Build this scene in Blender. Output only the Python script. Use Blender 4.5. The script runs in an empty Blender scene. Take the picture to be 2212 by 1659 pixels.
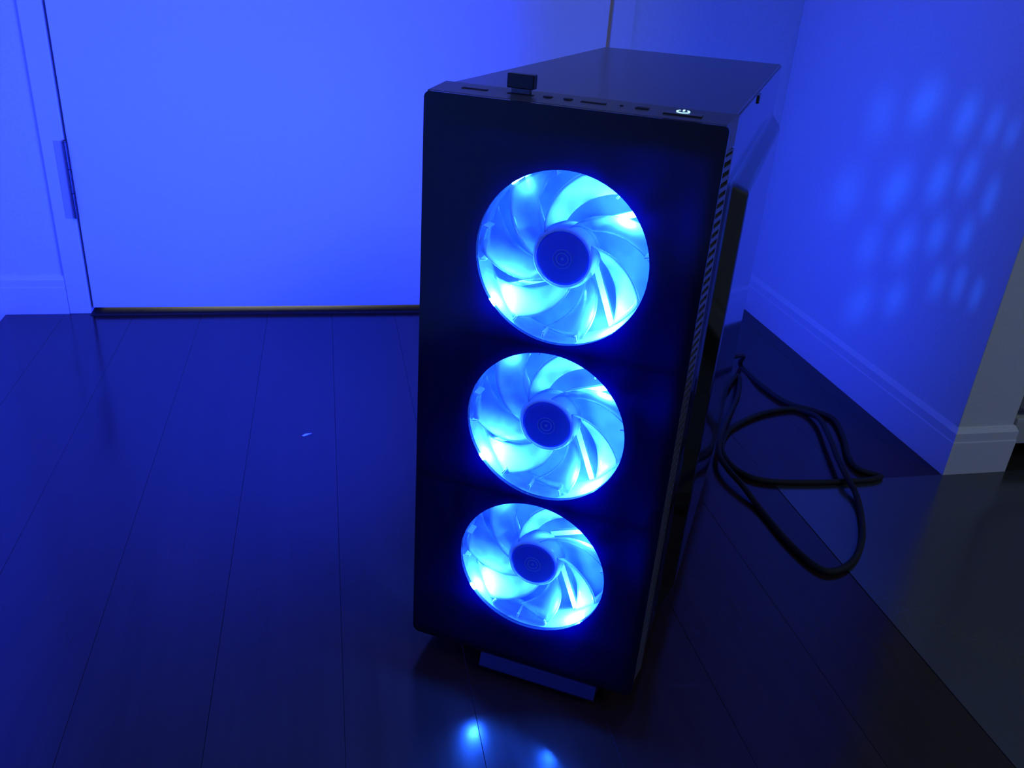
import bpy, bmesh, math, random
from mathutils import Vector, Matrix

# ------------------------------------------------------------------ camera, world, lights, exposure
scene = bpy.context.scene
COL = scene.collection

CAM_H = 0.52688
TH, PSI, RHO = 0.45492, 0.23123, 0.07473
F = Vector((math.sin(PSI)*math.cos(TH), math.cos(PSI)*math.cos(TH), -math.sin(TH)))
R0 = F.cross(Vector((0, 0, 1))).normalized()
U0 = R0.cross(F)
RV = R0*math.cos(RHO) + U0*math.sin(RHO)
UV = -R0*math.sin(RHO) + U0*math.cos(RHO)
cam = bpy.data.cameras.new('camera')
cam.sensor_width = 36.0
cam.lens = 36.0*1834.26/2212
cam.clip_start = 0.01
co = bpy.data.objects.new('camera', cam)
COL.objects.link(co)
co.matrix_world = Matrix(((RV.x, UV.x, -F.x, 0), (RV.y, UV.y, -F.y, 0), (RV.z, UV.z, -F.z, CAM_H), (0, 0, 0, 1)))
scene.camera = co

scene.view_settings.view_transform = 'Standard'
scene.view_settings.look = 'None'
scene.view_settings.exposure = 0.0
scene.view_settings.gamma = 1.0
scene.view_settings.use_curve_mapping = False
scene.cycles.max_bounces = 8
scene.cycles.diffuse_bounces = 4
scene.cycles.glossy_bounces = 4
scene.cycles.transmission_bounces = 6
scene.cycles.transparent_max_bounces = 32
scene.cycles.sample_clamp_indirect = 4.0
scene.cycles.caustics_reflective = False
scene.cycles.caustics_refractive = False
scene.cycles.use_denoising = True

world = bpy.data.worlds.new('world')
scene.world = world
world.use_nodes = True
world.node_tree.nodes['Background'].inputs[0].default_value = (0.01, 0.012, 0.02, 1)
world.node_tree.nodes['Background'].inputs[1].default_value = 0.2

LED = (0.009, 0.029, 1.0)
FAN_LED = (0.012, 0.10, 1.0)          # colour of the blue light-emitting diodes
PX, PY, PHI = 0.06008, 0.5522, -0.54105   # where the computer stands and how it is turned


def area(name, loc, direction, sx, sy, energy, color, spread=math.pi, parent=None):
    l = bpy.data.lights.new(name, 'AREA')
    l.shape = 'RECTANGLE'
    l.size, l.size_y = sx, sy
    l.energy, l.color, l.spread = energy, color, spread
    o = bpy.data.objects.new(name, l)
    COL.objects.link(o)
    o.location = loc
    o.rotation_euler = Vector(direction).to_track_quat('-Z', 'Z').to_euler()
    if parent:
        o.parent = parent
    return o


def point(name, loc, energy, color, radius, parent=None):
    l = bpy.data.lights.new(name, 'POINT')
    l.energy, l.color, l.shadow_soft_size = energy, color, radius
    o = bpy.data.objects.new(name, l)
    COL.objects.link(o)
    o.location = loc
    if parent:
        o.parent = parent
    return o


# dim grey light of the next room, to the right behind the camera
area('next_room_light', (1.5, -0.9, 2.1), (-0.3, 0.9, -0.9), 0.6, 0.6, 5.8, (0.80, 1.0, 1.0))
# warm light behind the closed door
area('light_behind_door', (-0.15, 1.9, 0.25), (0.0, -1, -0.35), 0.4, 0.2, 2.2, (1.0, 1.0, 0.85))
area('light_behind_door', (0.42, 1.9, 0.8), (0.02, -1, 0.0), 0.1, 1.2, 0.4, (0.9, 0.9, 0.6))


# ------------------------------------------------------------------ materials
def mat(name):
    m = bpy.data.materials.new(name)
    m.use_nodes = True
    nt = m.node_tree
    return m, nt, nt.nodes['Principled BSDF']


def noise_bump(nt, b, scale, strength, dist=0.001, detail=4, vec_scale=None):
    tc = nt.nodes.new('ShaderNodeTexCoord')
    n = nt.nodes.new('ShaderNodeTexNoise')
    n.inputs['Scale'].default_value = scale
    n.inputs['Detail'].default_value = detail
    src = tc.outputs['Object']
    if vec_scale:
        mp = nt.nodes.new('ShaderNodeMapping')
        mp.inputs['Scale'].default_value = vec_scale
        nt.links.new(src, mp.inputs[0])
        src = mp.outputs[0]
    nt.links.new(src, n.inputs['Vector'])
    bp = nt.nodes.new('ShaderNodeBump')
    bp.inputs['Strength'].default_value = strength
    bp.inputs['Distance'].default_value = dist
    nt.links.new(n.outputs['Fac'], bp.inputs['Height'])
    nt.links.new(bp.outputs[0], b.inputs['Normal'])
    return n


def varied(nt, b, noise, c0, c1):
    r = nt.nodes.new('ShaderNodeValToRGB')
    r.color_ramp.elements[0].position = 0.3
    r.color_ramp.elements[1].position = 0.7
    r.color_ramp.elements[0].color = (*c0, 1)
    r.color_ramp.elements[1].color = (*c1, 1)
    nt.links.new(noise.outputs['Fac'], r.inputs[0])
    nt.links.new(r.outputs[0], b.inputs['Base Color'])


def simple(name, color, rough, bump=None, color2=None, spec=0.5, metal=0.0, coat=0.0):
    m, nt, b = mat(name)
    b.inputs['Base Color'].default_value = (*color, 1)
    b.inputs['Roughness'].default_value = rough
    b.inputs['Specular IOR Level'].default_value = spec
    b.inputs['Metallic'].default_value = metal
    b.inputs['Coat Weight'].default_value = coat
    if bump:
        n = noise_bump(nt, b, *bump)
        if color2:
            varied(nt, b, n, color, color2)
    return m


M = {}
M['wall'] = simple('white_wallpaper', (0.74, 0.75, 0.74), 0.85, (260, 0.25, 0.0006), (0.79, 0.80, 0.79), 0.2)
M['door'] = simple('white_door_sheet', (0.78, 0.79, 0.78), 0.45, (90, 0.04, 0.0004), (0.81, 0.81, 0.80), 0.3)
M['trim'] = simple('white_trim_sheet', (0.76, 0.77, 0.78), 0.4, (120, 0.05, 0.0004), (0.79, 0.79, 0.80), 0.3)
M['ceiling'] = simple('ceiling_paper', (0.6, 0.6, 0.58), 0.9, (150, 0.2, 0.0006))
M['leaf'] = simple('satin_hinge_leaf', (0.5, 0.5, 0.52), 0.45, (300, 0.05, 0.0002), None, 0.5)
M['dark_metal'] = simple('steel_hinge', (0.12, 0.12, 0.13), 0.4, (300, 0.05, 0.0002), None, 0.5, 1.0)
M['threshold'] = simple('dark_threshold', (0.02, 0.015, 0.013), 0.6, (80, 0.1, 0.0004))
M['sheet'] = simple('grey_floor_sheet', (0.045, 0.047, 0.052), 0.2, (400, 0.02, 0.0001), (0.048, 0.05, 0.055), 1.2)
M['black_plastic'] = simple('textured_black_plastic', (0.07, 0.07, 0.075), 0.30, (900, 0.08, 0.0001), (0.08, 0.08, 0.085), 1.0)
M['skirt'] = simple('skirt_plastic_blue_lit', (0.012, 0.016, 0.13), 0.3, (600, 0.05, 0.0001))  # blue light falling on the lip is put into its colour
M['port_black'] = simple('port_black', (0.006, 0.006, 0.007), 0.6, (500, 0.05, 0.0002))
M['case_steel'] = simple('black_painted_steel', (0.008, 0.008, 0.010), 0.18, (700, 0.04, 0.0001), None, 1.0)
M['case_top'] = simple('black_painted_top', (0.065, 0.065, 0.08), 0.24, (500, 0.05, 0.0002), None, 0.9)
M['side_steel'] = simple('glossy_black_side', (0.005, 0.005, 0.007), 0.06, (700, 0.0, 0.0001), None, 0.25)
M['inner_steel'] = simple('inner_grey_steel', (0.18, 0.19, 0.2), 0.5, (200, 0.05, 0.0002))
M['rubber'] = simple('black_rubber', (0.02, 0.02, 0.02), 0.7, (400, 0.1, 0.0002))
M['cord'] = simple('black_cord_jacket', (0.008, 0.008, 0.009), 0.75, (600, 0.1, 0.0002))
M['dongle'] = simple('glossy_black_dongle', (0.01, 0.01, 0.012), 0.3, (600, 0.05, 0.0002))
M['plug'] = simple('steel_plug', (0.12, 0.12, 0.14), 0.35, (300, 0.05, 0.0002), None, 0.5, 1.0)
M['paper'] = simple('paper_scrap', (0.8, 0.78, 0.8), 0.8, (200, 0.1, 0.0002))
M['cabinet'] = simple('pale_cabinet_sheet', (0.5, 0.51, 0.5), 0.5, (120, 0.05, 0.0003))
M['hub_cap'] = simple('hub_cap_blue_haze', (0.012, 0.05, 0.95), 0.3, (300, 0.04, 0.0002))  # black cap; blue haze of the fan light put into its colour
M['hub_mark'] = simple('pale_hub_print', (0.12, 0.3, 1.0), 0.4, (300, 0.04, 0.0002))
M['filter'] = simple('grey_filter_mesh', (0.02, 0.03, 0.06), 0.7, (60, 0.3, 0.002, 3), (0.05, 0.07, 0.11))


def wood():
    m, nt, b = mat('dark_brown_flooring')
    b.inputs['Roughness'].default_value = 0.16
    b.inputs['Specular IOR Level'].default_value = 0.42
    tc = nt.nodes.new('ShaderNodeTexCoord')
    oi = nt.nodes.new('ShaderNodeObjectInfo')
    mp = nt.nodes.new('ShaderNodeMapping')
    mp.inputs['Scale'].default_value = (60, 3, 60)
    ad = nt.nodes.new('ShaderNodeVectorMath')
    ad.operation = 'ADD'
    sc = nt.nodes.new('ShaderNodeVectorMath')
    sc.operation = 'SCALE'
    sc.inputs[0].default_value = (9, 31, 5)
    nt.links.new(oi.outputs['Random'], sc.inputs['Scale'])
    nt.links.new(tc.outputs['Object'], ad.inputs[0])
    nt.links.new(sc.outputs[0], ad.inputs[1])
    nt.links.new(ad.outputs[0], mp.inputs[0])
    n = nt.nodes.new('ShaderNodeTexNoise')
    n.inputs['Scale'].default_value = 1.0
    n.inputs['Detail'].default_value = 6
    nt.links.new(mp.outputs[0], n.inputs['Vector'])
    varied(nt, b, n, (0.024, 0.012, 0.012), (0.034, 0.017, 0.017))
    mr = nt.nodes.new('ShaderNodeMapRange')
    mr.inputs['To Min'].default_value = 0.13
    mr.inputs['To Max'].default_value = 0.22
    nt.links.new(n.outputs['Fac'], mr.inputs['Value'])
    nt.links.new(mr.outputs[0], b.inputs['Roughness'])
    bp = nt.nodes.new('ShaderNodeBump')
    bp.inputs['Strength'].default_value = 0.08
    bp.inputs['Distance'].default_value = 0.0003
    nt.links.new(n.outputs['Fac'], bp.inputs['Height'])
    nt.links.new(bp.outputs[0], b.inputs['Normal'])
    return m


M['wood'] = wood()


def clear_plastic(name, tint, body, trans_part, rough=0.12, gloss=0.12, vary=0.8):
    """see-through moulded plastic: mostly lets light by, part of it scatters in the body"""
    m = bpy.data.materials.new(name)
    m.use_nodes = True
    nt = m.node_tree
    nt.nodes.clear()
    out = nt.nodes.new('ShaderNodeOutputMaterial')
    tr = nt.nodes.new('ShaderNodeBsdfTransparent')
    tr.inputs[0].default_value = (*tint, 1)
    tl = nt.nodes.new('ShaderNodeBsdfTranslucent')
    tl.inputs[0].default_value = (*body, 1)
    df = nt.nodes.new('ShaderNodeBsdfDiffuse')
    df.inputs[0].default_value = (*body, 1)
    gl = nt.nodes.new('ShaderNodeBsdfGlossy')
    gl.inputs['Roughness'].default_value = rough
    a = nt.nodes.new('ShaderNodeMixShader')
    a.inputs[0].default_value = 0.5
    nt.links.new(tl.outputs[0], a.inputs[1])
    nt.links.new(df.outputs[0], a.inputs[2])
    tc = nt.nodes.new('ShaderNodeTexCoord')
    n = nt.nodes.new('ShaderNodeTexNoise')
    n.inputs['Scale'].default_value = 45
    n.inputs['Detail'].default_value = 1
    nt.links.new(tc.outputs['Object'], n.inputs['Vector'])
    mr = nt.nodes.new('ShaderNodeMapRange')
    mr.inputs['From Min'].default_value = 0.3
    mr.inputs['From Max'].default_value = 0.7
    mr.inputs['To Min'].default_value = trans_part*vary
    mr.inputs['To Max'].default_value = min(1.0, trans_part*(2-vary))
    nt.links.new(n.outputs['Fac'], mr.inputs['Value'])
    b = nt.nodes.new('ShaderNodeMixShader')
    nt.links.new(mr.outputs[0], b.inputs[0])
    nt.links.new(a.outputs[0], b.inputs[1])
    nt.links.new(tr.outputs[0], b.inputs[2])
    lw = nt.nodes.new('ShaderNodeLayerWeight')
    lw.inputs[0].default_value = 0.3
    ml = nt.nodes.new('ShaderNodeMath')
    ml.operation = 'MULTIPLY'
    ml.inputs[1].default_value = gloss*4
    nt.links.new(lw.outputs['Fresnel'], ml.inputs[0])
    ml.use_clamp = True
    c = nt.nodes.new('ShaderNodeMixShader')
    nt.links.new(ml.outputs[0], c.inputs[0])
    nt.links.new(b.outputs[0], c.inputs[1])
    nt.links.new(gl.outputs[0], c.inputs[2])
    nt.links.new(c.outputs[0], out.inputs[0])
    return m


M['pane'] = clear_plastic('clear_acrylic_window', (0.97, 0.98, 1.0), (0.5, 0.5, 0.5), 0.985, 0.03, 0.05, 1.0)
M['side_glass'] = clear_plastic('clear_side_glass', (0.95, 0.96, 0.98), (0.4, 0.4, 0.4), 1.0, 0.03, 0.05, 1.0)
M['blade'] = clear_plastic('clear_fan_blade', (0.95, 0.97, 1.0), (0.85, 0.9, 0.95), 0.74, 0.15, 0.16, 0.3)
M['fan_clear'] = clear_plastic('clear_fan_frame', (0.95, 0.97, 1.0), (0.8, 0.85, 0.9), 0.70, 0.12, 0.12)
M['strut'] = clear_plastic('clear_fan_strut', (0.9, 0.95, 1.0), (0.9, 0.92, 0.95), 0.2, 0.15, 0.12)


def smoked():
    """black printed acrylic: glossy face, lets a trace of blue light through its body"""
    m, nt, b = mat('smoked_black_acrylic')
    b.inputs['Base Color'].default_value = (0.004, 0.004, 0.006, 1)
    b.inputs['Roughness'].default_value = 0.12
    out = nt.nodes['Material Output']
    tl = nt.nodes.new('ShaderNodeBsdfTranslucent')
    tl.inputs[0].default_value = (0.0, 0.012, 0.6, 1)
    mx = nt.nodes.new('ShaderNodeMixShader')
    mx.inputs[0].default_value = 0.17
    nt.links.new(b.outputs[0], mx.inputs[1])
    nt.links.new(tl.outputs[0], mx.inputs[2])
    nt.links.new(mx.outputs[0], out.inputs[0])
    noise_bump(nt, b, 300, 0.02, 0.0001)
    return m


M['panel'] = smoked()


def emitter(name, color, strength):
    m = bpy.data.materials.new(name)
    m.use_nodes = True
    nt = m.node_tree
    nt.nodes.clear()
    out = nt.nodes.new('ShaderNodeOutputMaterial')
    e = nt.nodes.new('ShaderNodeEmission')
    e.inputs[0].default_value = (*color, 1)
    e.inputs[1].default_value = strength
    nt.links.new(e.outputs[0], out.inputs[0])
    return m


M['led'] = emitter('blue_diode', (0.1, 0.5, 1.0), 30)
M['icon'] = emitter('lit_power_symbol', (0.35, 0.75, 1.0), 2.2)


# ------------------------------------------------------------------ mesh helpers
def link(name, me, m, parent=None, smooth=False, label=None, kind=None):
    if m is not None and not me.materials:
        me.materials.append(m)
    if smooth:
        for p in me.polygons:
            p.use_smooth = True
    o = bpy.data.objects.new(name, me)
    COL.objects.link(o)
    if parent is not None:
        o.parent = parent
    if label:
        o['label'] = label
    if kind:
        o['kind'] = kind
    return o


def from_bm(bm, name):
    bmesh.ops.recalc_face_normals(bm, faces=bm.faces)
    me = bpy.data.meshes.new(name)
    bm.to_mesh(me)
    bm.free()
    return me


def add_box(bm, x0, x1, y0, y1, z0, z1, bev=0.0, seg=2):
    vs = [bm.verts.new((x, y, z)) for x in (x0, x1) for y in (y0, y1) for z in (z0, z1)]
    idx = [(0, 1, 3, 2), (4, 6, 7, 5), (0, 4, 5, 1), (2, 3, 7, 6), (0, 2, 6, 4), (1, 5, 7, 3)]
    fs = [bm.faces.new([vs[i] for i in f]) for f in idx]
    if bev > 0:
        es = list({e for f in fs for e in f.edges})
        bmesh.ops.bevel(bm, geom=es, offset=bev, segments=seg, affect='EDGES', profile=0.5)


def box(name, x0, x1, y0, y1, z0, z1, m, parent=None, bev=0.0, **k):
    bm = bmesh.new()
    add_box(bm, x0, x1, y0, y1, z0, z1, bev)
    return link(name, from_bm(bm, name), m, parent, **k)


def add_prism(bm, pts, axis, a0, a1):
    """pts: list of 2D points; extruded along axis (0,1,2) from a0 to a1"""
    def mk(p, a):
        c = [0, 0, 0]
        o = [i for i in range(3) if i != axis]
        c[o[0]], c[o[1]], c[axis] = p[0], p[1], a
        return c
    A = [bm.verts.new(mk(p, a0)) for p in pts]
    B = [bm.verts.new(mk(p, a1)) for p in pts]
    n = len(pts)
    bm.faces.new(A)
    bm.faces.new(B[::-1])
    for i in range(n):
        bm.faces.new((A[i], B[i], B[(i+1) % n], A[(i+1) % n]))


def add_lathe_y(bm, cx, cz, prof, n=64, closed=False):
    """revolve profile [(r, y)] about the line through (cx, *, cz) parallel to y"""
    rings = []
    for r, y in prof:
        if r < 1e-6:
            rings.append([bm.verts.new((cx, y, cz))])
        else:
            rings.append([bm.verts.new((cx+r*math.cos(2*math.pi*i/n), y, cz+r*math.sin(2*math.pi*i/n))) for i in range(n)])
    pairs = list(zip(rings[:-1], rings[1:]))
    if closed:
        pairs.append((rings[-1], rings[0]))
    for a, b in pairs:
        for i in range(n):
            j = (i+1) % n
            if len(a) == 1:
                bm.faces.new((a[0], b[i], b[j]))
            elif len(b) == 1:
                bm.faces.new((a[i], b[0], a[j]))
            else:
                bm.faces.new((a[i], b[i], b[j], a[j]))


def add_holed_plate(bm, cx, cz, r, x0, x1, z0, z1, y0, y1, corner=(0, 0, 0, 0), n=96):
    """rectangular plate in the xz plane with a round hole; corner radii: x0z0, x1z0, x1z1, x0z1"""
    def outer(ang):
        dx, dz = math.cos(ang), math.sin(ang)
        t = 1e9
        if dx > 1e-9: t = min(t, (x1-cx)/dx)
        if dx < -1e-9: t = min(t, (x0-cx)/dx)
        if dz > 1e-9: t = min(t, (z1-cz)/dz)
        if dz < -1e-9: t = min(t, (z0-cz)/dz)
        x, z = cx+dx*t, cz+dz*t
        for (qx, sx), (qz, sz), rr in (((x0, 1), (z0, 1), corner[0]), ((x1, -1), (z0, 1), corner[1]),
                                       ((x1, -1), (z1, -1), corner[2]), ((x0, 1), (z1, -1), corner[3])):
            if rr > 0 and (x-qx)*sx < rr and (z-qz)*sz < rr:
                ax, az = qx+sx*rr, qz+sz*rr
                # ray / circle
                ox, oz = cx-ax, cz-az
                bq = ox*dx+oz*dz
                cq = ox*ox+oz*oz-rr*rr
                disc = bq*bq-cq
                if disc > 0:
                    tt = -bq+math.sqrt(disc)
                    x, z = cx+dx*tt, cz+dz*tt
        return x, z
    angs = {2*math.pi*i/n for i in range(n)}
    for qx in (x0, x1):
        for qz in (z0, z1):
            a = math.atan2(qz-cz, qx-cx) % (2*math.pi)
            for d in (-0.03, -0.02, -0.01, 0, 0.01, 0.02, 0.03):
                angs.add((a+d) % (2*math.pi))
    angs = sorted(angs)
    ring = []
    for a in angs:
        ix, iz = cx+r*math.cos(a), cz+r*math.sin(a)
        ox, oz = outer(a)
        ring.append((bm.verts.new((ix, y0, iz)), bm.verts.new((ox, y0, oz)), bm.verts.new((ix, y1, iz)), bm.verts.new((ox, y1, oz))))
    for i in range(len(ring)):
        a, b = ring[i], ring[(i+1) % len(ring)]
        bm.faces.new((a[0], a[1], b[1], b[0]))
        bm.faces.new((a[2], b[2], b[3], a[3]))
        bm.faces.new((a[0], b[0], b[2], a[2]))
        bm.faces.new((a[1], a[3], b[3], b[1]))


def tube_mesh(name, pts, r, seg=10, sub=6, cap=True):
    """smooth tube through points (Catmull-Rom)"""
    P = [Vector(p) for p in pts]
    Q = []
    for i in range(len(P)-1):
        p0, p1, p2, p3 = P[max(i-1, 0)], P[i], P[i+1], P[min(i+2, len(P)-1)]
        for s in range(sub):
            t = s/sub
            Q.append(0.5*((2*p1)+(p2-p0)*t+(2*p0-5*p1+4*p2-p3)*t*t+(3*p1-p0-3*p2+p3)*t**3))
    Q.append(P[-1])
    bm = bmesh.new()
    rings = []
    up = Vector((0, 0, 1))
    for i, q in enumerate(Q):
        d = (Q[min(i+1, len(Q)-1)]-Q[max(i-1, 0)]).normalized()
        a = d.cross(up)
        if a.length < 1e-4:
            a = Vector((1, 0, 0))
        a.normalize()
        b = a.cross(d)
        rings.append([bm.verts.new(q+r*(a*math.cos(2*math.pi*k/seg)+b*math.sin(2*math.pi*k/seg))) for k in range(seg)])
    for A, B in zip(rings[:-1], rings[1:]):
        for k in range(seg):
            bm.faces.new((A[k], B[k], B[(k+1) % seg], A[(k+1) % seg]))
    if cap:
        bm.faces.new(rings[0][::-1])
        bm.faces.new(rings[-1])
    return from_bm(bm, name)


def empty(name, loc, rz, label, cat, group=None):
    o = bpy.data.objects.new(name, None)
    COL.objects.link(o)
    o.location = loc
    o.rotation_euler = (0, 0, rz)
    o['label'], o['category'] = label, cat
    if group:
        o['group'] = group
    return o


def tag(o, label, cat):
    o['label'], o['category'] = label, cat
    return o


# ------------------------------------------------------------------ the room
XR, YD, XL = 0.7355, 1.3336, -0.4928
floor = box('floor', -0.56, 2.2, -1.8, 2.1, -0.08, -0.006, M['threshold'], kind='structure')
# floor boards run away from the camera, 101.5 mm wide, with fine open joints
seams = [-0.1 + 0.10105*k for k in range(-4, 7)]
gap = 0.00008


def plank(x0, x1, y0, y1):
    bm = bmesh.new()
    x0, x1 = x0+gap, x1-gap
    c = 0.00018
    add_prism(bm, [(x0, -0.006), (x1, -0.006), (x1, -c), (x1-c, 0), (x0+c, 0), (x0, -c)], 1, y0, y1)
    return link('plank', from_bm(bm, 'plank'), M['wood'], floor)


plank(-0.56, seams[0], -1.8, 1.339)
for a, b in zip(seams[:-1], seams[1:]):
    plank(a, b, -1.8, 1.339)
for a, b in ((seams[-1], seams[-1]+0.101), (seams[-1]+0.101, seams[-1]+0.202), (seams[-1]+0.202, XR+0.04)):
    plank(a, b, 0.765, 1.339)
link('floor_sheet', None or (lambda bm: (add_box(bm, seams[-1]+0.0004, 2.2, -1.8, 0.7645, -0.006, 0.0004, 0.0002, 1), from_bm(bm, 'floor_sheet'))[1])(bmesh.new()),
     M['sheet'], floor, label='greyer floor sheet starting in line with the wall end')

box('trim_1', -0.365, 0.4273, 1.3255, 2.1, -0.006, 0.0012, M['threshold'], bev=0.0004, kind='structure', label='dark threshold strip under the white door')

# the back wall (with the door opening)
bm = bmesh.new()
add_box(bm, -0.56, -0.395, YD+0.006, YD+0.11, -0.005, 2.4)
add_box(bm, 0.462, 0.85, YD+0.006, YD+0.11, -0.005, 2.4)
add_box(bm, -0.395, 0.462, YD+0.006, YD+0.11, 2.04, 2.4)
box_me = from_bm(bm, 'wall_back')
link('wall_back', box_me, M['wall'], kind='structure')
# left wall
box('wall_left', -0.60, XL, -1.8, YD+0.006, -0.005, 2.4, M['wall'], kind='structure')
# right wall: ends at y = 0.77
box('wall_right', XR+0.0035, 0.8165, 0.7695, YD+0.006, -0.005, 2.4, M['wall'], bev=0.001, kind='structure')
# walls out of the picture
box('wall_front', -0.60, 2.3, -1.9, -1.8, -0.005, 2.4, M['wall'], kind='structure')
box('wall_far_right', 2.2, 2.3, -1.8, 2.1, -0.005, 2.4, M['wall'], kind='structure')
box('wall_next_room', 0.85, 2.2, 1.34, 1.45, -0.005, 2.4, M['wall'], kind='structure')
box('ceiling', -0.60, 2.3, -1.9, 2.2, 2.4, 2.5, M['ceiling'], kind='structure')
# space behind the door
box('wall_behind_door', -0.60, 0.85, 2.1, 2.2, -0.005, 2.4, M['wall'], kind='structure')
box('wall_side_passage', 0.80, 0.85, YD+0.11, 2.1, -0.005, 2.4, M['wall'], kind='structure')
box('wall_other_passage', -0.60, -0.55, YD+0.11, 2.1, -0.005, 2.4, M['wall'], kind='structure')

# door casing
bm = bmesh.new()
add_box(bm, -0.396, -0.3655, YD, YD+0.10, 0.0, 2.05, 0.0012)
link('trim_2', from_bm(bm, 'trim_2'), M['trim'], kind='structure', label='white door casing post on the hinge side')
bm = bmesh.new()
add_box(bm, 0.4278, 0.462, YD+0.001, YD+0.10, 0.0, 2.05, 0.0012)
link('trim_3', from_bm(bm, 'trim_3'), M['trim'], kind='structure', label='white door casing post on the latch side')
bm = bmesh.new()
add_box(bm, -0.3655, 0.4278, YD, YD+0.10, 2.012, 2.05, 0.0012)
link('trim_4', from_bm(bm, 'trim_4'), M['trim'], kind='structure', label='white door casing head over the door')

# baseboards: a flat board with a groove under a slanted cap
def base_profile(t, h=0.0605):
    return [(0, 0.0), (t, 0.0), (t, h*0.70), (t-0.0007, h*0.73), (t-0.0007, h*0.90), (t-0.0045, h), (0, h)]


bm = bmesh.new()
add_prism(bm, [(YD+0.0065-a, z) for a, z in base_profile(0.0065)], 0, XL+0.0005, -0.3965)
link('baseboard_back', from_bm(bm, 'baseboard_back'), M['trim'], kind='structure')
bm = bmesh.new()
add_prism(bm, [(YD+0.0065-a, z) for a, z in base_profile(0.0065)], 0, 0.4625, XR)
link('baseboard_back', from_bm(bm, 'baseboard_back'), M['trim'], kind='structure')
bm = bmesh.new()
add_prism(bm, [(XL+a-0.0002, z) for a, z in base_profile(0.0065)], 1, -1.8, YD-0.0005)
link('baseboard_left', from_bm(bm, 'baseboard_left'), M['trim'], kind='structure')
# right one wraps round the end of the wall
bm = bmesh.new()
prof = base_profile(0.0065, 0.064)
path = [((XR+0.005, YD), (-1, 0)), ((XR+0.005, 0.7700), (-1, -1)), ((0.8170, 0.7700), (1, -1)), ((0.8170, 1.30), (1, 0))]
rings = []
for (x, y), (nx, ny) in path:
    rings.append([bm.verts.new((x+nx*a, y+ny*a, z)) for a, z in prof])
for A, B in zip(rings[:-1], rings[1:]):
    for i in range(len(prof)):
        j = (i+1) % len(prof)
        bm.faces.new((A[i], A[j], B[j], B[i]))
bm.faces.new(rings[0])
bm.faces.new(rings[-1][::-1])
link('baseboard_right', from_bm(bm, 'baseboard_right'), M['trim'], kind='structure')

# the door
door = box('door_1', -0.3612, 0.4215, YD, YD+0.036, 0.0098, 2.008, M['door'], bev=0.0012, kind='structure', label='white flush door, closed, with light under it')
# hinge: two leaves and a barrel of knuckles
bm = bmesh.new()
add_box(bm, -0.3790, -0.3655, YD-0.0008, YD+0.0006, 0.151, 0.2635, 0.0003)
link('hinge_leaf', from_bm(bm, 'hinge_leaf'), M['leaf'], door)
for z0, z1 in ((0.152, 0.1885), (0.1895, 0.2235), (0.2245, 0.262)):
    bm = bmesh.new()
    bmesh.ops.create_cone(bm, cap_ends=True, segments=20, radius1=0.0030, radius2=0.0030, depth=z1-z0, matrix=Matrix.Translation((-0.3640, YD-0.0025, (z0+z1)/2)))
    link('hinge_knuckle', from_bm(bm, 'hinge_knuckle'), M['dark_metal'], door, smooth=False)
bm = bmesh.new()
bmesh.ops.create_uvsphere(bm, u_segments=14, v_segments=8, radius=0.0026, matrix=Matrix.Translation((-0.3640, YD-0.0025, 0.2630)))
link('hinge_pin_cap', from_bm(bm, 'hinge_pin_cap'), M['dark_metal'], door, smooth=True)
box('trim_5', -0.3656, -0.350, YD+0.0375, YD+0.05, 0.0, 2.01, M['trim'], kind='structure', label='door stop added behind the hinge side to block light')  # put in to stop light showing through the hinge-side gap
# lever handle (above the picture)
bm = bmesh.new()
add_box(bm, 0.345, 0.375, YD-0.004, YD, 0.90, 1.04, 0.002)
add_box(bm, 0.355, 0.367, YD-0.045, YD-0.003, 0.992, 1.004, 0.002)
add_box(bm, 0.25, 0.367, YD-0.052, YD-0.040, 0.990, 1.006, 0.003)
link('door_handle', from_bm(bm, 'door_handle'), M['dark_metal'], door)

# cabinet seen past the wall end
cab = empty('cabinet', (0.85, 0.80, 0), 0, 'pale grey cabinet corner just beyond the end of the right wall', 'cabinet')
bm = bmesh.new()
add_box(bm, -0.018, 0.60, 0.0, 0.45, 0.032, 0.86, 0.001)
link('body', from_bm(bm, 'body'), M['cabinet'], cab)
bm = bmesh.new()
add_box(bm, -0.008, 0.30, -0.018, -0.001, 0.075, 0.85, 0.0015)
link('door', from_bm(bm, 'door'), M['cabinet'], cab)
bm = bmesh.new()
add_box(bm, -0.018, 0.60, -0.020, 0.0, 0.030, 0.066, 0.0015)
link('bottom_rail', from_bm(bm, 'bottom_rail'), M['cabinet'], cab)
bm = bmesh.new()
add_box(bm, 0.0, 0.58, 0.03, 0.43, 0.0, 0.032)
link('toe_kick', from_bm(bm, 'toe_kick'), M['port_black'], cab)

# ------------------------------------------------------------------ the computer
W, H, D = 0.18809, 0.4565, 0.46127
Z0 = 0.020
HF, HB, B = 0.4551, 0.4580, 0.0335
SYB = B+0.001
FX = 0.0972
FZ = [0.36097, 0.23835, 0.11616]
FR = 0.0575

pc = empty('computer_tower', (PX, PY, 0), PHI, 'black computer tower with three blue glowing fans in its front', 'computer')

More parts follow.
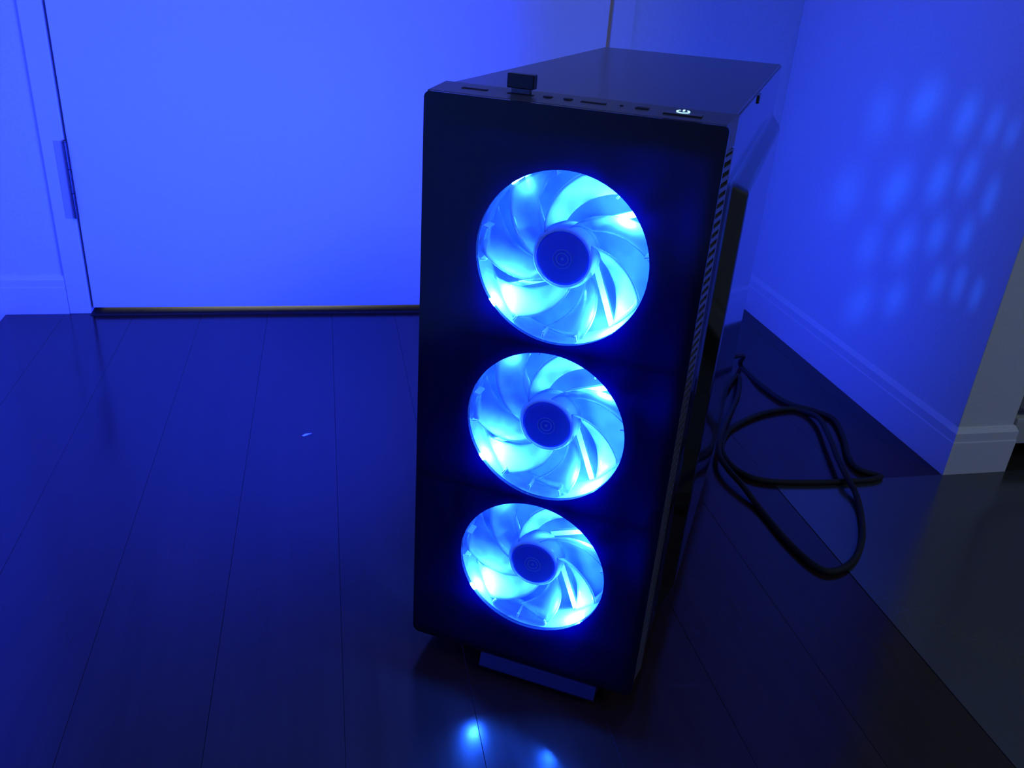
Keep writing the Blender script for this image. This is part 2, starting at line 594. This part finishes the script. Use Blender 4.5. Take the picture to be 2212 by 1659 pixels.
# front panel: black acrylic with three round windows
bm = bmesh.new()
zb = [HF, (FZ[0]+FZ[1])/2, (FZ[1]+FZ[2])/2, Z0]
for k in range(3):
    cr = (0.006 if k == 2 else 0, 0.006 if k == 2 else 0, 0.003 if k == 0 else 0, 0.004 if k == 0 else 0)
    add_holed_plate(bm, FX, FZ[k], FR, 0.0, W, zb[k+1], zb[k], 0.0, 0.0035, cr)
link('front_panel', from_bm(bm, 'front_panel'), M['panel'], pc, label='black glossy front panel with three round windows')
for k in range(3):
    bm = bmesh.new()
    add_lathe_y(bm, FX, FZ[k], [(0, 0.0002), (FR-0.0001, 0.0002), (FR-0.0001, 0.0016), (0, 0.0016)], 96)
    link('window_pane', from_bm(bm, 'window_pane'), M['pane'], pc)

# bezel body: tapered top strip, side strips
bm = bmesh.new()
add_prism(bm, [(0.0035, HF-0.018), (0.0035, HF-0.0005), (0.0045, HF+0.0002), (B-0.001, HB), (B, HB-0.0008), (B, HB-0.018)], 0, 0.0008, W-0.0008)
top_bezel = link('top_bezel', from_bm(bm, 'top_bezel'), M['black_plastic'], pc, label='sloping top strip with ports and buttons')
bm = bmesh.new()
add_box(bm, 0.0006, 0.004, 0.0036, B, Z0+0.002, HF-0.018, 0.0006)
link('bezel_side', from_bm(bm, 'bezel_side'), M['black_plastic'], pc)
bm = bmesh.new()
add_box(bm, 0.001, W-0.003, 0.0036, SYB, Z0+0.0005, Z0+0.006, 0.0003)
link('bezel_bottom', from_bm(bm, 'bezel_bottom'), M['black_plastic'], pc)

# right side of the bezel: solid top, then a ladder of level slots with a dark back
sv_top = 0.4385
pitch = 0.00615
nsl = 64
sv_bot = sv_top - pitch*nsl
bm = bmesh.new()
add_box(bm, W-0.0045, W-0.0006, 0.0036, B, sv_top, HF-0.0178, 0.0004)
add_box(bm, W-0.0045, W-0.0006, 0.0036, B, Z0+0.002, sv_bot, 0.0004)
add_box(bm, W-0.0045, W-0.0006, 0.0036, 0.0062, sv_bot, sv_top)
add_box(bm, W-0.0045, W-0.0006, B-0.0026, B, sv_bot, sv_top)
side_vent = link('side_vent', from_bm(bm, 'side_vent'), M['black_plastic'], pc, label='slotted right flank of the bezel')
bm = bmesh.new()
add_box(bm, W-0.0075, W-0.0046, 0.0042, B-0.0006, sv_bot, sv_top)
link('vent_backing', from_bm(bm, 'vent_backing'), M['port_black'], side_vent)
bm = bmesh.new()
hh = pitch*0.64
add_prism(bm, [(W-0.0045, -hh/2), (W-0.0006, -hh/2+0.0004), (W-0.0006, hh/2-0.0004), (W-0.0045, hh/2)], 1, 0.0062, B-0.0026)
slat_me = from_bm(bm, 'vent_slat')
slat_me.materials.append(M['black_plastic'])
for k in range(nsl):
    o = link('vent_slat', slat_me, None, side_vent)
    o.location = (0, 0, sv_top - pitch*(k+0.72))

# the flank flares out a little towards the body
for me in {o.data for o in side_vent.children} | {side_vent.data}:
    for v in me.vertices:
        v.co.x += 0.0036*(v.co.y-0.0035)/0.030 - 0.0016
for v in top_bezel.data.vertices:
    if v.co.x > W/2:
        v.co.x += 0.0036*(v.co.y-0.0035)/0.030 - 0.0016

# ports on the top strip
def zt(y):
    return HF + (HB-HF)*(y-0.004)/(B-0.005)


def port(name, x0, x1, yc, hy, m, parent, depth=0.0012, rise=0.0, label=None, bev=0.0005):
    bm = bmesh.new()
    z = zt(yc)
    add_box(bm, x0, x1, yc-hy, yc+hy, z-depth, z+0.00025+rise, bev, 2)
    return link(name, from_bm(bm, name), m, parent, label=label)


for x0, x1 in ((0.0175, 0.0352), (0.0480, 0.0655), (0.0955, 0.1118)):
    p = port('usb_port', x0, x1, 0.0205, 0.0030, M['port_black'], top_bezel)
    port('port_tongue', x0+0.002, x1-0.002, 0.0212, 0.0010, M['black_plastic'], p, rise=0.0001, bev=0.0003) if x0 != 0.0480 else None
for x in (0.0742, 0.0872):
    bm = bmesh.new()
    bmesh.ops.create_cone(bm, cap_ends=True, segments=24, radius1=0.0031, radius2=0.0031, depth=0.0016, matrix=Matrix.Translation((x, 0.021, zt(0.021)-0.0004)))
    j = link('audio_jack', from_bm(bm, 'audio_jack'), M['port_black'], top_bezel)
bm = bmesh.new()
bmesh.ops.create_cone(bm, cap_ends=True, segments=16, radius1=0.0012, radius2=0.0012, depth=0.0014, matrix=Matrix.Translation((0.1208, 0.0205, zt(0.0205)-0.0003)))
link('activity_light', from_bm(bm, 'activity_light'), M['port_black'], top_bezel)
port('reset_button', 0.1295, 0.1378, 0.0205, 0.0032, M['port_black'], top_bezel, rise=0.0002)
# power button: thin frame, plate, lit symbol
port('button_frame', 0.1472, 0.1702, 0.0200, 0.0073, M['port_black'], top_bezel, rise=0.0)
pb = port('power_button', 0.1474, 0.1700, 0.0200, 0.0071, M['black_plastic'], top_bezel, rise=0.00012)
bm = bmesh.new()
sx, sy, zz = 0.1578, 0.0213, zt(0.0205)+0.00075
sl = (HB-HF)/(B-0.005)


def sym(x, y):
    return bm.verts.new((sx+x, sy+y, zz+sl*y))


A = []
for k in range(29):
    a = math.radians(-235 + 290*k/28)
    A.append((sym(0.0041*math.cos(a), 0.0041*math.sin(a)), sym(0.0030*math.cos(a), 0.0030*math.sin(a))))
for a, b in zip(A[:-1], A[1:]):
    bm.faces.new((a[0], a[1], b[1], b[0]))
bm.faces.new((sym(-0.0006, 0.0008), sym(0.0006, 0.0008), sym(0.0006, 0.0046), sym(-0.0006, 0.0046)))
for v in bm.verts:
    pass
g = bmesh.ops.extrude_face_region(bm, geom=list(bm.faces))
for v in [e for e in g['geom'] if isinstance(e, bmesh.types.BMVert)]:
    v.co.z += 0.00012
link('power_symbol', from_bm(bm, 'power_symbol'), M['icon'], pb, label='lit white-blue power symbol')

# steel body
SY = B+0.0015
bm = bmesh.new()
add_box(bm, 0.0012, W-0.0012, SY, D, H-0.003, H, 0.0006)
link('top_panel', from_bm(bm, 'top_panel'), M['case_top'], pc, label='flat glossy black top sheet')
bm = bmesh.new()
add_box(bm, 0.0012, W-0.0012, SY, D, Z0, Z0+0.002, 0.0004)
link('bottom_panel', from_bm(bm, 'bottom_panel'), M['case_steel'], pc)
# right side panel with a pressed-out bulge (sloping rims)
bm = bmesh.new()
xo, xb = W, W+0.0105
ys = (SY+0.0005, 0.076, 0.120, D-0.002, D)
outer = [(SY+0.0005, Z0+0.001), (D, Z0+0.001), (D, H-0.0015), (SY+0.0005, H-0.0015)]
rimo = [(0.0845, 0.030), (D-0.001, 0.030), (D-0.001, 0.4075), (0.0845, 0.4075)]
rimi = [(0.1180, 0.046), (D-0.001, 0.046), (D-0.001, 0.3960), (0.1180, 0.3960)]
vo = [bm.verts.new((xo, y, z)) for y, z in outer]
vr = [bm.verts.new((xo, y, z)) for y, z in rimo]
vi = [bm.verts.new((xb, y, z)) for y, z in rimi]
vk = [bm.verts.new((xo-0.0012, y, z)) for y, z in outer]
for i in range(4):
    j = (i+1) % 4
    bm.faces.new((vo[i], vo[j], vr[j], vr[i]))
    bm.faces.new((vr[i], vr[j], vi[j], vi[i]))
    bm.faces.new((vo[i], vk[i], vk[j], vo[j]))
bm.faces.new(vi)
bm.faces.new(vk[::-1])
bmesh.ops.recalc_face_normals(bm, faces=bm.faces)
es = [e for e in bm.edges if all(v in vr or v in vi for v in e.verts)]
bmesh.ops.bevel(bm, geom=es, offset=0.003, segments=3, affect='EDGES', profile=0.5)
link('side_panel', from_bm(bm, 'side_panel'), M['side_steel'], pc, label='black side sheet pressed outward with sloping rims')
bm = bmesh.new()
add_box(bm, W-0.001, W+0.0012, 0.186, 0.204, 0.4475, 0.4535, 0.0005)
link('panel_latch', from_bm(bm, 'panel_latch'), M['case_steel'], pc)
# left side glass
bm = bmesh.new()
add_box(bm, 0.0002, 0.0032, SY+0.001, D-0.001, Z0+0.002, H-0.004, 0.0008)
link('glass_side_panel', from_bm(bm, 'glass_side_panel'), M['side_glass'], pc)

# unseen rear sheet; its lozenge holes are shaped to cast the wall's light patches
S_L = Vector((0.020, D-0.030, 0.330))      # added lamp, placed to throw the patches through the holes


def to_world(v):
    c, s = math.cos(PHI), math.sin(PHI)
    return Vector((PX+v.x*c-v.y*s, PY+v.x*s+v.y*c, v.z))


def to_local(v):
    c, s = math.cos(PHI), math.sin(PHI)
    dx, dy = v.x-PX, v.y-PY
    return Vector((dx*c+dy*s, -dx*s+dy*c, v.z))


# (y, z) of each hole's light patch on the right wall, half width, half height
def wallpt(px, py):
    d = F + RV*((px-1106)/1834.26) - UV*((py-829.5)/1834.26)
    t = XR/d.x
    return (d.y*t, CAM_H+d.z*t)


patches = [(1895, 245, 26, 60), (1989, 223, 40, 62), (2076, 252, 26, 62), (2134, 270, 16, 50), (2174, 288, 12, 40),
           (1819, 415, 32, 60), (1928, 405, 34, 58), (2018, 389, 24, 58), (2083, 375, 18, 55), (2128, 425, 14, 56),
           (1868, 530, 24, 46), (1945, 522, 26, 46), (2014, 506, 20, 46), (2076, 506, 15, 46),
           (2016, 606, 16, 42), (2062, 608, 13, 46), (2100, 630, 12, 44), (1848, 650, 34, 46), (1925, 640, 26, 40)]
SW = to_world(S_L)
holes = []
for px, py, hw, hh in patches:
    quad = []
    for dx, dy in ((0.35*hw, -hh), (hw, -0.35*hh), (0.55*hw, 0.45*hh), (-0.35*hw, hh), (-hw, 0.35*hh), (-0.55*hw, -0.45*hh)):
        wy, wz = wallpt(px+dx*0.80-dy*0.22, py+dy*0.92)
        dl = to_local(Vector((XR, wy, wz))) - S_L
        t = (D - S_L.y)/dl.y
        h = S_L + dl*t
        quad.append((h.x, h.z))
    holes.append(quad)

from mathutils.geometry import tessellate_polygon
hx = [p[0] for q in holes for p in q]
hz = [p[1] for q in holes for p in q]
print('vent extents', min(hx), max(hx), min(hz), max(hz))
vx0, vx1, vz0, vz1 = 0.004, W-0.0025, Z0+0.003, H-0.0035
outer = [(vx0, vz0), (vx1, vz0), (vx1, vz1), (vx0, vz1)]
loops = [[Vector((x, z, 0)) for x, z in outer]] + [[Vector((x, z, 0)) for x, z in q] for q in holes]
tris = tessellate_polygon(loops)
flat = [p for l in loops for p in l]
bm = bmesh.new()
vs = [bm.verts.new((p.x, D-0.0006, p.y)) for p in flat]
for t in tris:
    try:
        bm.faces.new([vs[i] for i in t])
    except ValueError:
        pass
link('rear_panel', from_bm(bm, 'rear_panel'), M['case_steel'], pc, label='unseen rear sheet with lozenge holes shaped to cast the wall light')

# feet
for x, y in ((0.022, 0.05), (W-0.022, 0.05), (0.022, D-0.06), (W-0.022, D-0.06)):
    bm = bmesh.new()
    bmesh.ops.create_cone(bm, cap_ends=True, segments=24, radius1=0.011, radius2=0.014, depth=Z0, matrix=Matrix.Translation((x, y, Z0/2)))
    link('foot', from_bm(bm, 'foot'), M['rubber'], pc)
bm = bmesh.new()
add_prism(bm, [(0.0045, 0.0060), (-0.0030, 0.0065), (-0.0034, 0.0080), (0.0002, 0.0178), (0.0030, 0.0196), (0.022, 0.0198), (0.022, 0.0030)], 0, 0.062, 0.160)
link('front_skirt', from_bm(bm, 'front_skirt'), M['skirt'], pc, label='sloping plastic lip below the front panel')

# inside: tray, filter sheet behind the fans
bm = bmesh.new()
add_box(bm, W-0.022, W-0.020, 0.075, D-0.09, 0.03, H-0.02)
link('inner_tray', from_bm(bm, 'inner_tray'), M['inner_steel'], pc)
bm = bmesh.new()
add_box(bm, 0.0055, 0.0085, D-0.080, D-0.004, 0.24, 0.43)
link('light_blocker', from_bm(bm, 'light_blocker'), M['inner_steel'], pc)  # unseen plate added to keep the pattern light off the door
bm = bmesh.new()
add_box(bm, 0.006, W-0.008, 0.058, 0.060, 0.03, H-0.012)
link('dust_filter', from_bm(bm, 'dust_filter'), M['filter'], pc)

# ------------------------------------------------------------------ fans
def pol(r, deg, y, cx, cz):
    a = math.radians(deg)
    return (cx+r*math.cos(a), y, cz+r*math.sin(a))


YF = 0.0042         # fan front


def fan_meshes():
    ms = {}
    bm = bmesh.new()
    # tube wall with a flared front lip
    add_lathe_y(bm, 0, 0, [(0.0592, YF), (0.0580, YF+0.003), (0.0572, YF+0.007), (0.0570, YF+0.020), (0.0582, YF+0.025),
                           (0.0597, YF+0.025), (0.0590, YF+0.014), (0.0597, YF)], 96, closed=True)
    ms['fan_frame'] = from_bm(bm, 'fan_frame')
    bm = bmesh.new()
    for y0 in (YF+0.0002, YF+0.0222):
        add_holed_plate(bm, 0, 0, 0.0599, -0.0606, 0.0606, -0.0606, 0.0606, y0, y0+0.0028, (0.003,)*4, 64)
    ms['flange'] = from_bm(bm, 'flange')
    # hub: clear outer ring
    bm = bmesh.new()
    add_lathe_y(bm, 0, 0, [(0.0180, YF+0.0018), (0.0186, YF+0.0012), (0.0204, YF+0.0034), (0.0213, YF+0.0065), (0.0214, YF+0.018),
                           (0.0200, YF+0.018), (0.0180, YF+0.006)], 64, closed=True)
    ms['hub'] = from_bm(bm, 'hub')
    bm = bmesh.new()
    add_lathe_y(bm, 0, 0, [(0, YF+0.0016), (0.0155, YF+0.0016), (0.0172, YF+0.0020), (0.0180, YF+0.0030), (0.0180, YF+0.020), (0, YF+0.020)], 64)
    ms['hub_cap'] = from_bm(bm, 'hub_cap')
    bm = bmesh.new()
    for r0, r1 in ((0.0036, 0.0042), (0.0060, 0.0064)):
        add_lathe_y(bm, 0, 0, [(r0, YF+0.0011), (r1, YF+0.0011), (r1, YF+0.0018), (r0, YF+0.0018)], 40, closed=True)
    add_lathe_y(bm, 0, 0, [(0, YF+0.0014), (0.0010, YF+0.0014), (0.0010, YF+0.0018), (0, YF+0.0018)], 16)
    ms['hub_ring'] = from_bm(bm, 'hub_ring')
    # blade: pitched, swept plate
    bm = bmesh.new()
    nr, nc = 14, 8
    grid = []
    for i in range(nr+1):
        t = i/nr
        r = 0.0206 + (0.0562-0.0206)*t
        sweep = -52*(t**0.85)
        chord = BLADE_DIR*(32 - 1*t)
        row = []
        for j in range(nc+1):
            u = j/nc
            ang = sweep + chord*u
            y = YF + 0.0032 + 0.0150*(u**0.9)*(1-0.15*t) + 0.002*math.sin(math.pi*u)
            row.append((pol(r, ang, y, 0, 0), pol(r, ang-BLADE_DIR*1.2, y+0.0012, 0, 0)))
        grid.append(row)
    V = [[(bm.verts.new(a), bm.verts.new(b)) for a, b in row] for row in grid]
    for i in range(nr):
        for j in range(nc):
            for s in (0, 1):
                bm.faces.new((V[i][j][s], V[i+1][j][s], V[i+1][j+1][s], V[i][j+1][s]))
    for i in range(nr):
        for j in (0, nc):
            bm.faces.new((V[i][j][0], V[i+1][j][0], V[i+1][j][1], V[i][j][1]))
    for j in range(nc):
        for i in (0, nr):
            bm.faces.new((V[i][j][0], V[i][j+1][0], V[i][j+1][1], V[i][j][1]))
    ms['fan_blade'] = from_bm(bm, 'fan_blade')
    # strut from hub to frame, straight, pinwheel set
    bm = bmesh.new()
    a = Vector(pol(0.0200, 158, 0, 0, 0))
    b = Vector(pol(0.0575, 126, 0, 0, 0))
    d = (b-a).normalized()
    nrm = Vector((-d.z, 0, d.x))
    pts = [a-nrm*0.0020, a+nrm*0.0020, b+nrm*0.0020, b-nrm*0.0020]
    add_prism(bm, [(p.x, p.z) for p in pts], 1, YF+0.0205, YF+0.0240)
    ms['strut'] = from_bm(bm, 'strut')
    # small clips on the tube wall
    bm = bmesh.new()
    add_box(bm, 0.0530, 0.0575, YF+0.002, YF+0.0130, -0.0007, 0.0007, 0.0002, 1)
    ms['clip'] = from_bm(bm, 'clip')
    bm = bmesh.new()
    add_box(bm, 0.0566, 0.0588, YF+0.004, YF+0.0075, -0.0022, 0.0022, 0.0004, 1)
    ms['diode'] = from_bm(bm, 'diode')
    return ms


BLADE_DIR = -1
FM = fan_meshes()
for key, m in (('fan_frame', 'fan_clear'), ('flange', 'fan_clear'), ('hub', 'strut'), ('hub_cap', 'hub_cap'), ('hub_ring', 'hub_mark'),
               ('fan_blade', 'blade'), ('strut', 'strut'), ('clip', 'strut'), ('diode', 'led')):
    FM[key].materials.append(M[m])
for key in ('fan_frame', 'hub', 'hub_cap', 'fan_blade'):
    for p in FM[key].polygons:
        p.use_smooth = True


def rot_y(o, deg):
    o.rotation_euler = (0, -math.radians(deg), 0)


LED_E = 2.0
for k in range(3):
    fr = link('cooling_fan', FM['fan_frame'], None, pc, label='%s blue lit clear fan' % ('top', 'middle', 'bottom')[k])
    fr.location = (FX, 0, FZ[k])
    link('flange', FM['flange'], None, fr)
    link('hub', FM['hub'], None, fr)
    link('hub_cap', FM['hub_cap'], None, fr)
    link('hub_ring', FM['hub_ring'], None, fr)
    for i in range(7):
        rot_y(link('fan_blade', FM['fan_blade'], None, fr), 134 + i*360/7 + (0, 3, -2)[k])
    for i in range(4):
        rot_y(link('strut', FM['strut'], None, fr), 90*i)
    for a in (-75, -99, -122, 167, 190, 100, 55, 10):
        rot_y(link('clip', FM['clip'], None, fr), a)
    for a in (-140, -50, 40, 130):
        rot_y(link('diode', FM['diode'], None, fr), a)
        rr, yy, e = {-140: (0.0530, 0.0045, 1.4), -50: (0.0510, 0.0050, 2.2), 40: (0.0495, 0.0100, 2.4), 130: (0.0560, 0.0175, 0.12)}[a]
        point('diode_light', pol(rr, a, YF+yy, 0, 0), LED_E*e, FAN_LED, 0.0025, fr)

# lamps inside the case, and fill lights added behind it
area('inner_strip_light', (0.012, 0.26, 0.27), (-1, 0, 0.12), 0.34, 0.28, 15.5, LED, 2.45, parent=pc)
point('pattern_lamp', S_L, 3.8, (0.01, 0.12, 1.0), 0.0024, pc)  # unseen, added to throw light patches on the right wall
area('rear_fill_high', (0.10, D+0.006, 0.34), (0, 1, 0), 0.11, 0.11, 0.35, FAN_LED, parent=pc)  # added fill outside the rear sheet, brightens the right wall and corner
area('rear_fill_low', (0.07, D+0.006, 0.13), (0, 1, 0), 0.08, 0.10, 0.75, LED, parent=pc)  # added low fill for the right wall's base and the floor there
point('inner_front_lamp', (0.13, 0.050, 0.40), 0.12, LED, 0.004, pc)
point('inner_front_lamp', (0.10, 0.048, 0.25), 0.05, LED, 0.004, pc)

# ------------------------------------------------------------------ things on and round the computer
# wireless dongle standing in the second port
dg = empty('usb_dongle', (PX, PY, 0), PHI, 'tiny black wireless receiver plugged into the top of the tower', 'usb dongle')
zt0 = zt(0.0205)
bm = bmesh.new()
add_box(bm, 0.0480, 0.0655, 0.0170, 0.0245, zt0+0.0034, zt0+0.0120, 0.0006)
link('body', from_bm(bm, 'body'), M['dongle'], dg)
bm = bmesh.new()
add_box(bm, 0.0508, 0.0628, 0.0184, 0.0229, zt0+0.0003, zt0+0.0036, 0.0002)
link('metal_plug', from_bm(bm, 'metal_plug'), M['plug'], dg)


def fl(px, py, z):
    d = F + RV*((px-1106)/1834.26) - UV*((py-829.5)/1834.26)
    t = (z-CAM_H)/d.z
    return Vector((d.x*t, d.y*t, z))


# one long cord: leaves the back of the tower, doubles back and loops twice on the floor
r1 = 0.0035
rear = to_world(Vector((0.150, D+0.012, 0.090)))
pts = [rear, to_world(Vector((0.16, D+0.06, 0.085))), Vector((0.575, 1.02, 0.05))]
pts += [fl(x, y, r1) for x, y in ((1600, 790), (1645, 833), (1700, 870), (1760, 888), (1800, 905), (1822, 945), (1832, 985), (1852, 1012), (1885, 1024), (1903, 1029))]
pts += [fl(x, y, r1) for x, y in ((1880, 1036), (1820, 1040), (1750, 1042), (1670, 1040), (1620, 1030), (1580, 1005), (1560, 970), (1568, 938), (1590, 918), (1640, 895), (1700, 883), (1735, 888))]
pts += [fl(x, y, z) for x, y, z in ((1768, 903, 0.008), (1790, 940, 0.0115), (1808, 985, 0.0115), (1828, 1028, 0.0115), (1848, 1065, 0.007))]
pts += [fl(x, y, r1) for x, y in ((1860, 1110), (1862, 1165), (1842, 1212), (1800, 1234), (1760, 1222), (1700, 1168), (1640, 1097))]
pts += [fl(x, y, z) for x, y, z in ((1605, 1050, 0.009), (1570, 1010, 0.0115), (1552, 975, 0.0115), (1562, 925, 0.0115))]
pts += [fl(x, y, r1) for x, y in ((1582, 880), (1596, 845), (1590, 812))]
pts += [to_world(Vector((0.17, D+0.06, 0.02))), to_world(Vector((0.120, D+0.012, 0.060)))]
c1 = link('power_cord', tube_mesh('power_cord', pts, r1, 10, 8), M['cord'], smooth=True)
tag(c1, 'long black cord looping on the floor right behind the tower', 'cord')

# scrap on the boards
bm = bmesh.new()
A = [fl(652, 941, 0.0008), fl(660, 936.5, 0.0008), fl(673, 935.5, 0.0008), fl(664, 939, 0.0008), fl(656, 942, 0.0008)]
bm.faces.new([bm.verts.new(a) for a in A])
g = bmesh.ops.extrude_face_region(bm, geom=list(bm.faces))
for v in [e for e in g['geom'] if isinstance(e, bmesh.types.BMVert)]:
    v.co.z -= 0.0006
tag(link('paper_scrap', from_bm(bm, 'paper_scrap'), M['paper']), 'tiny pale scrap lying alone on the dark floor boards', 'scrap')
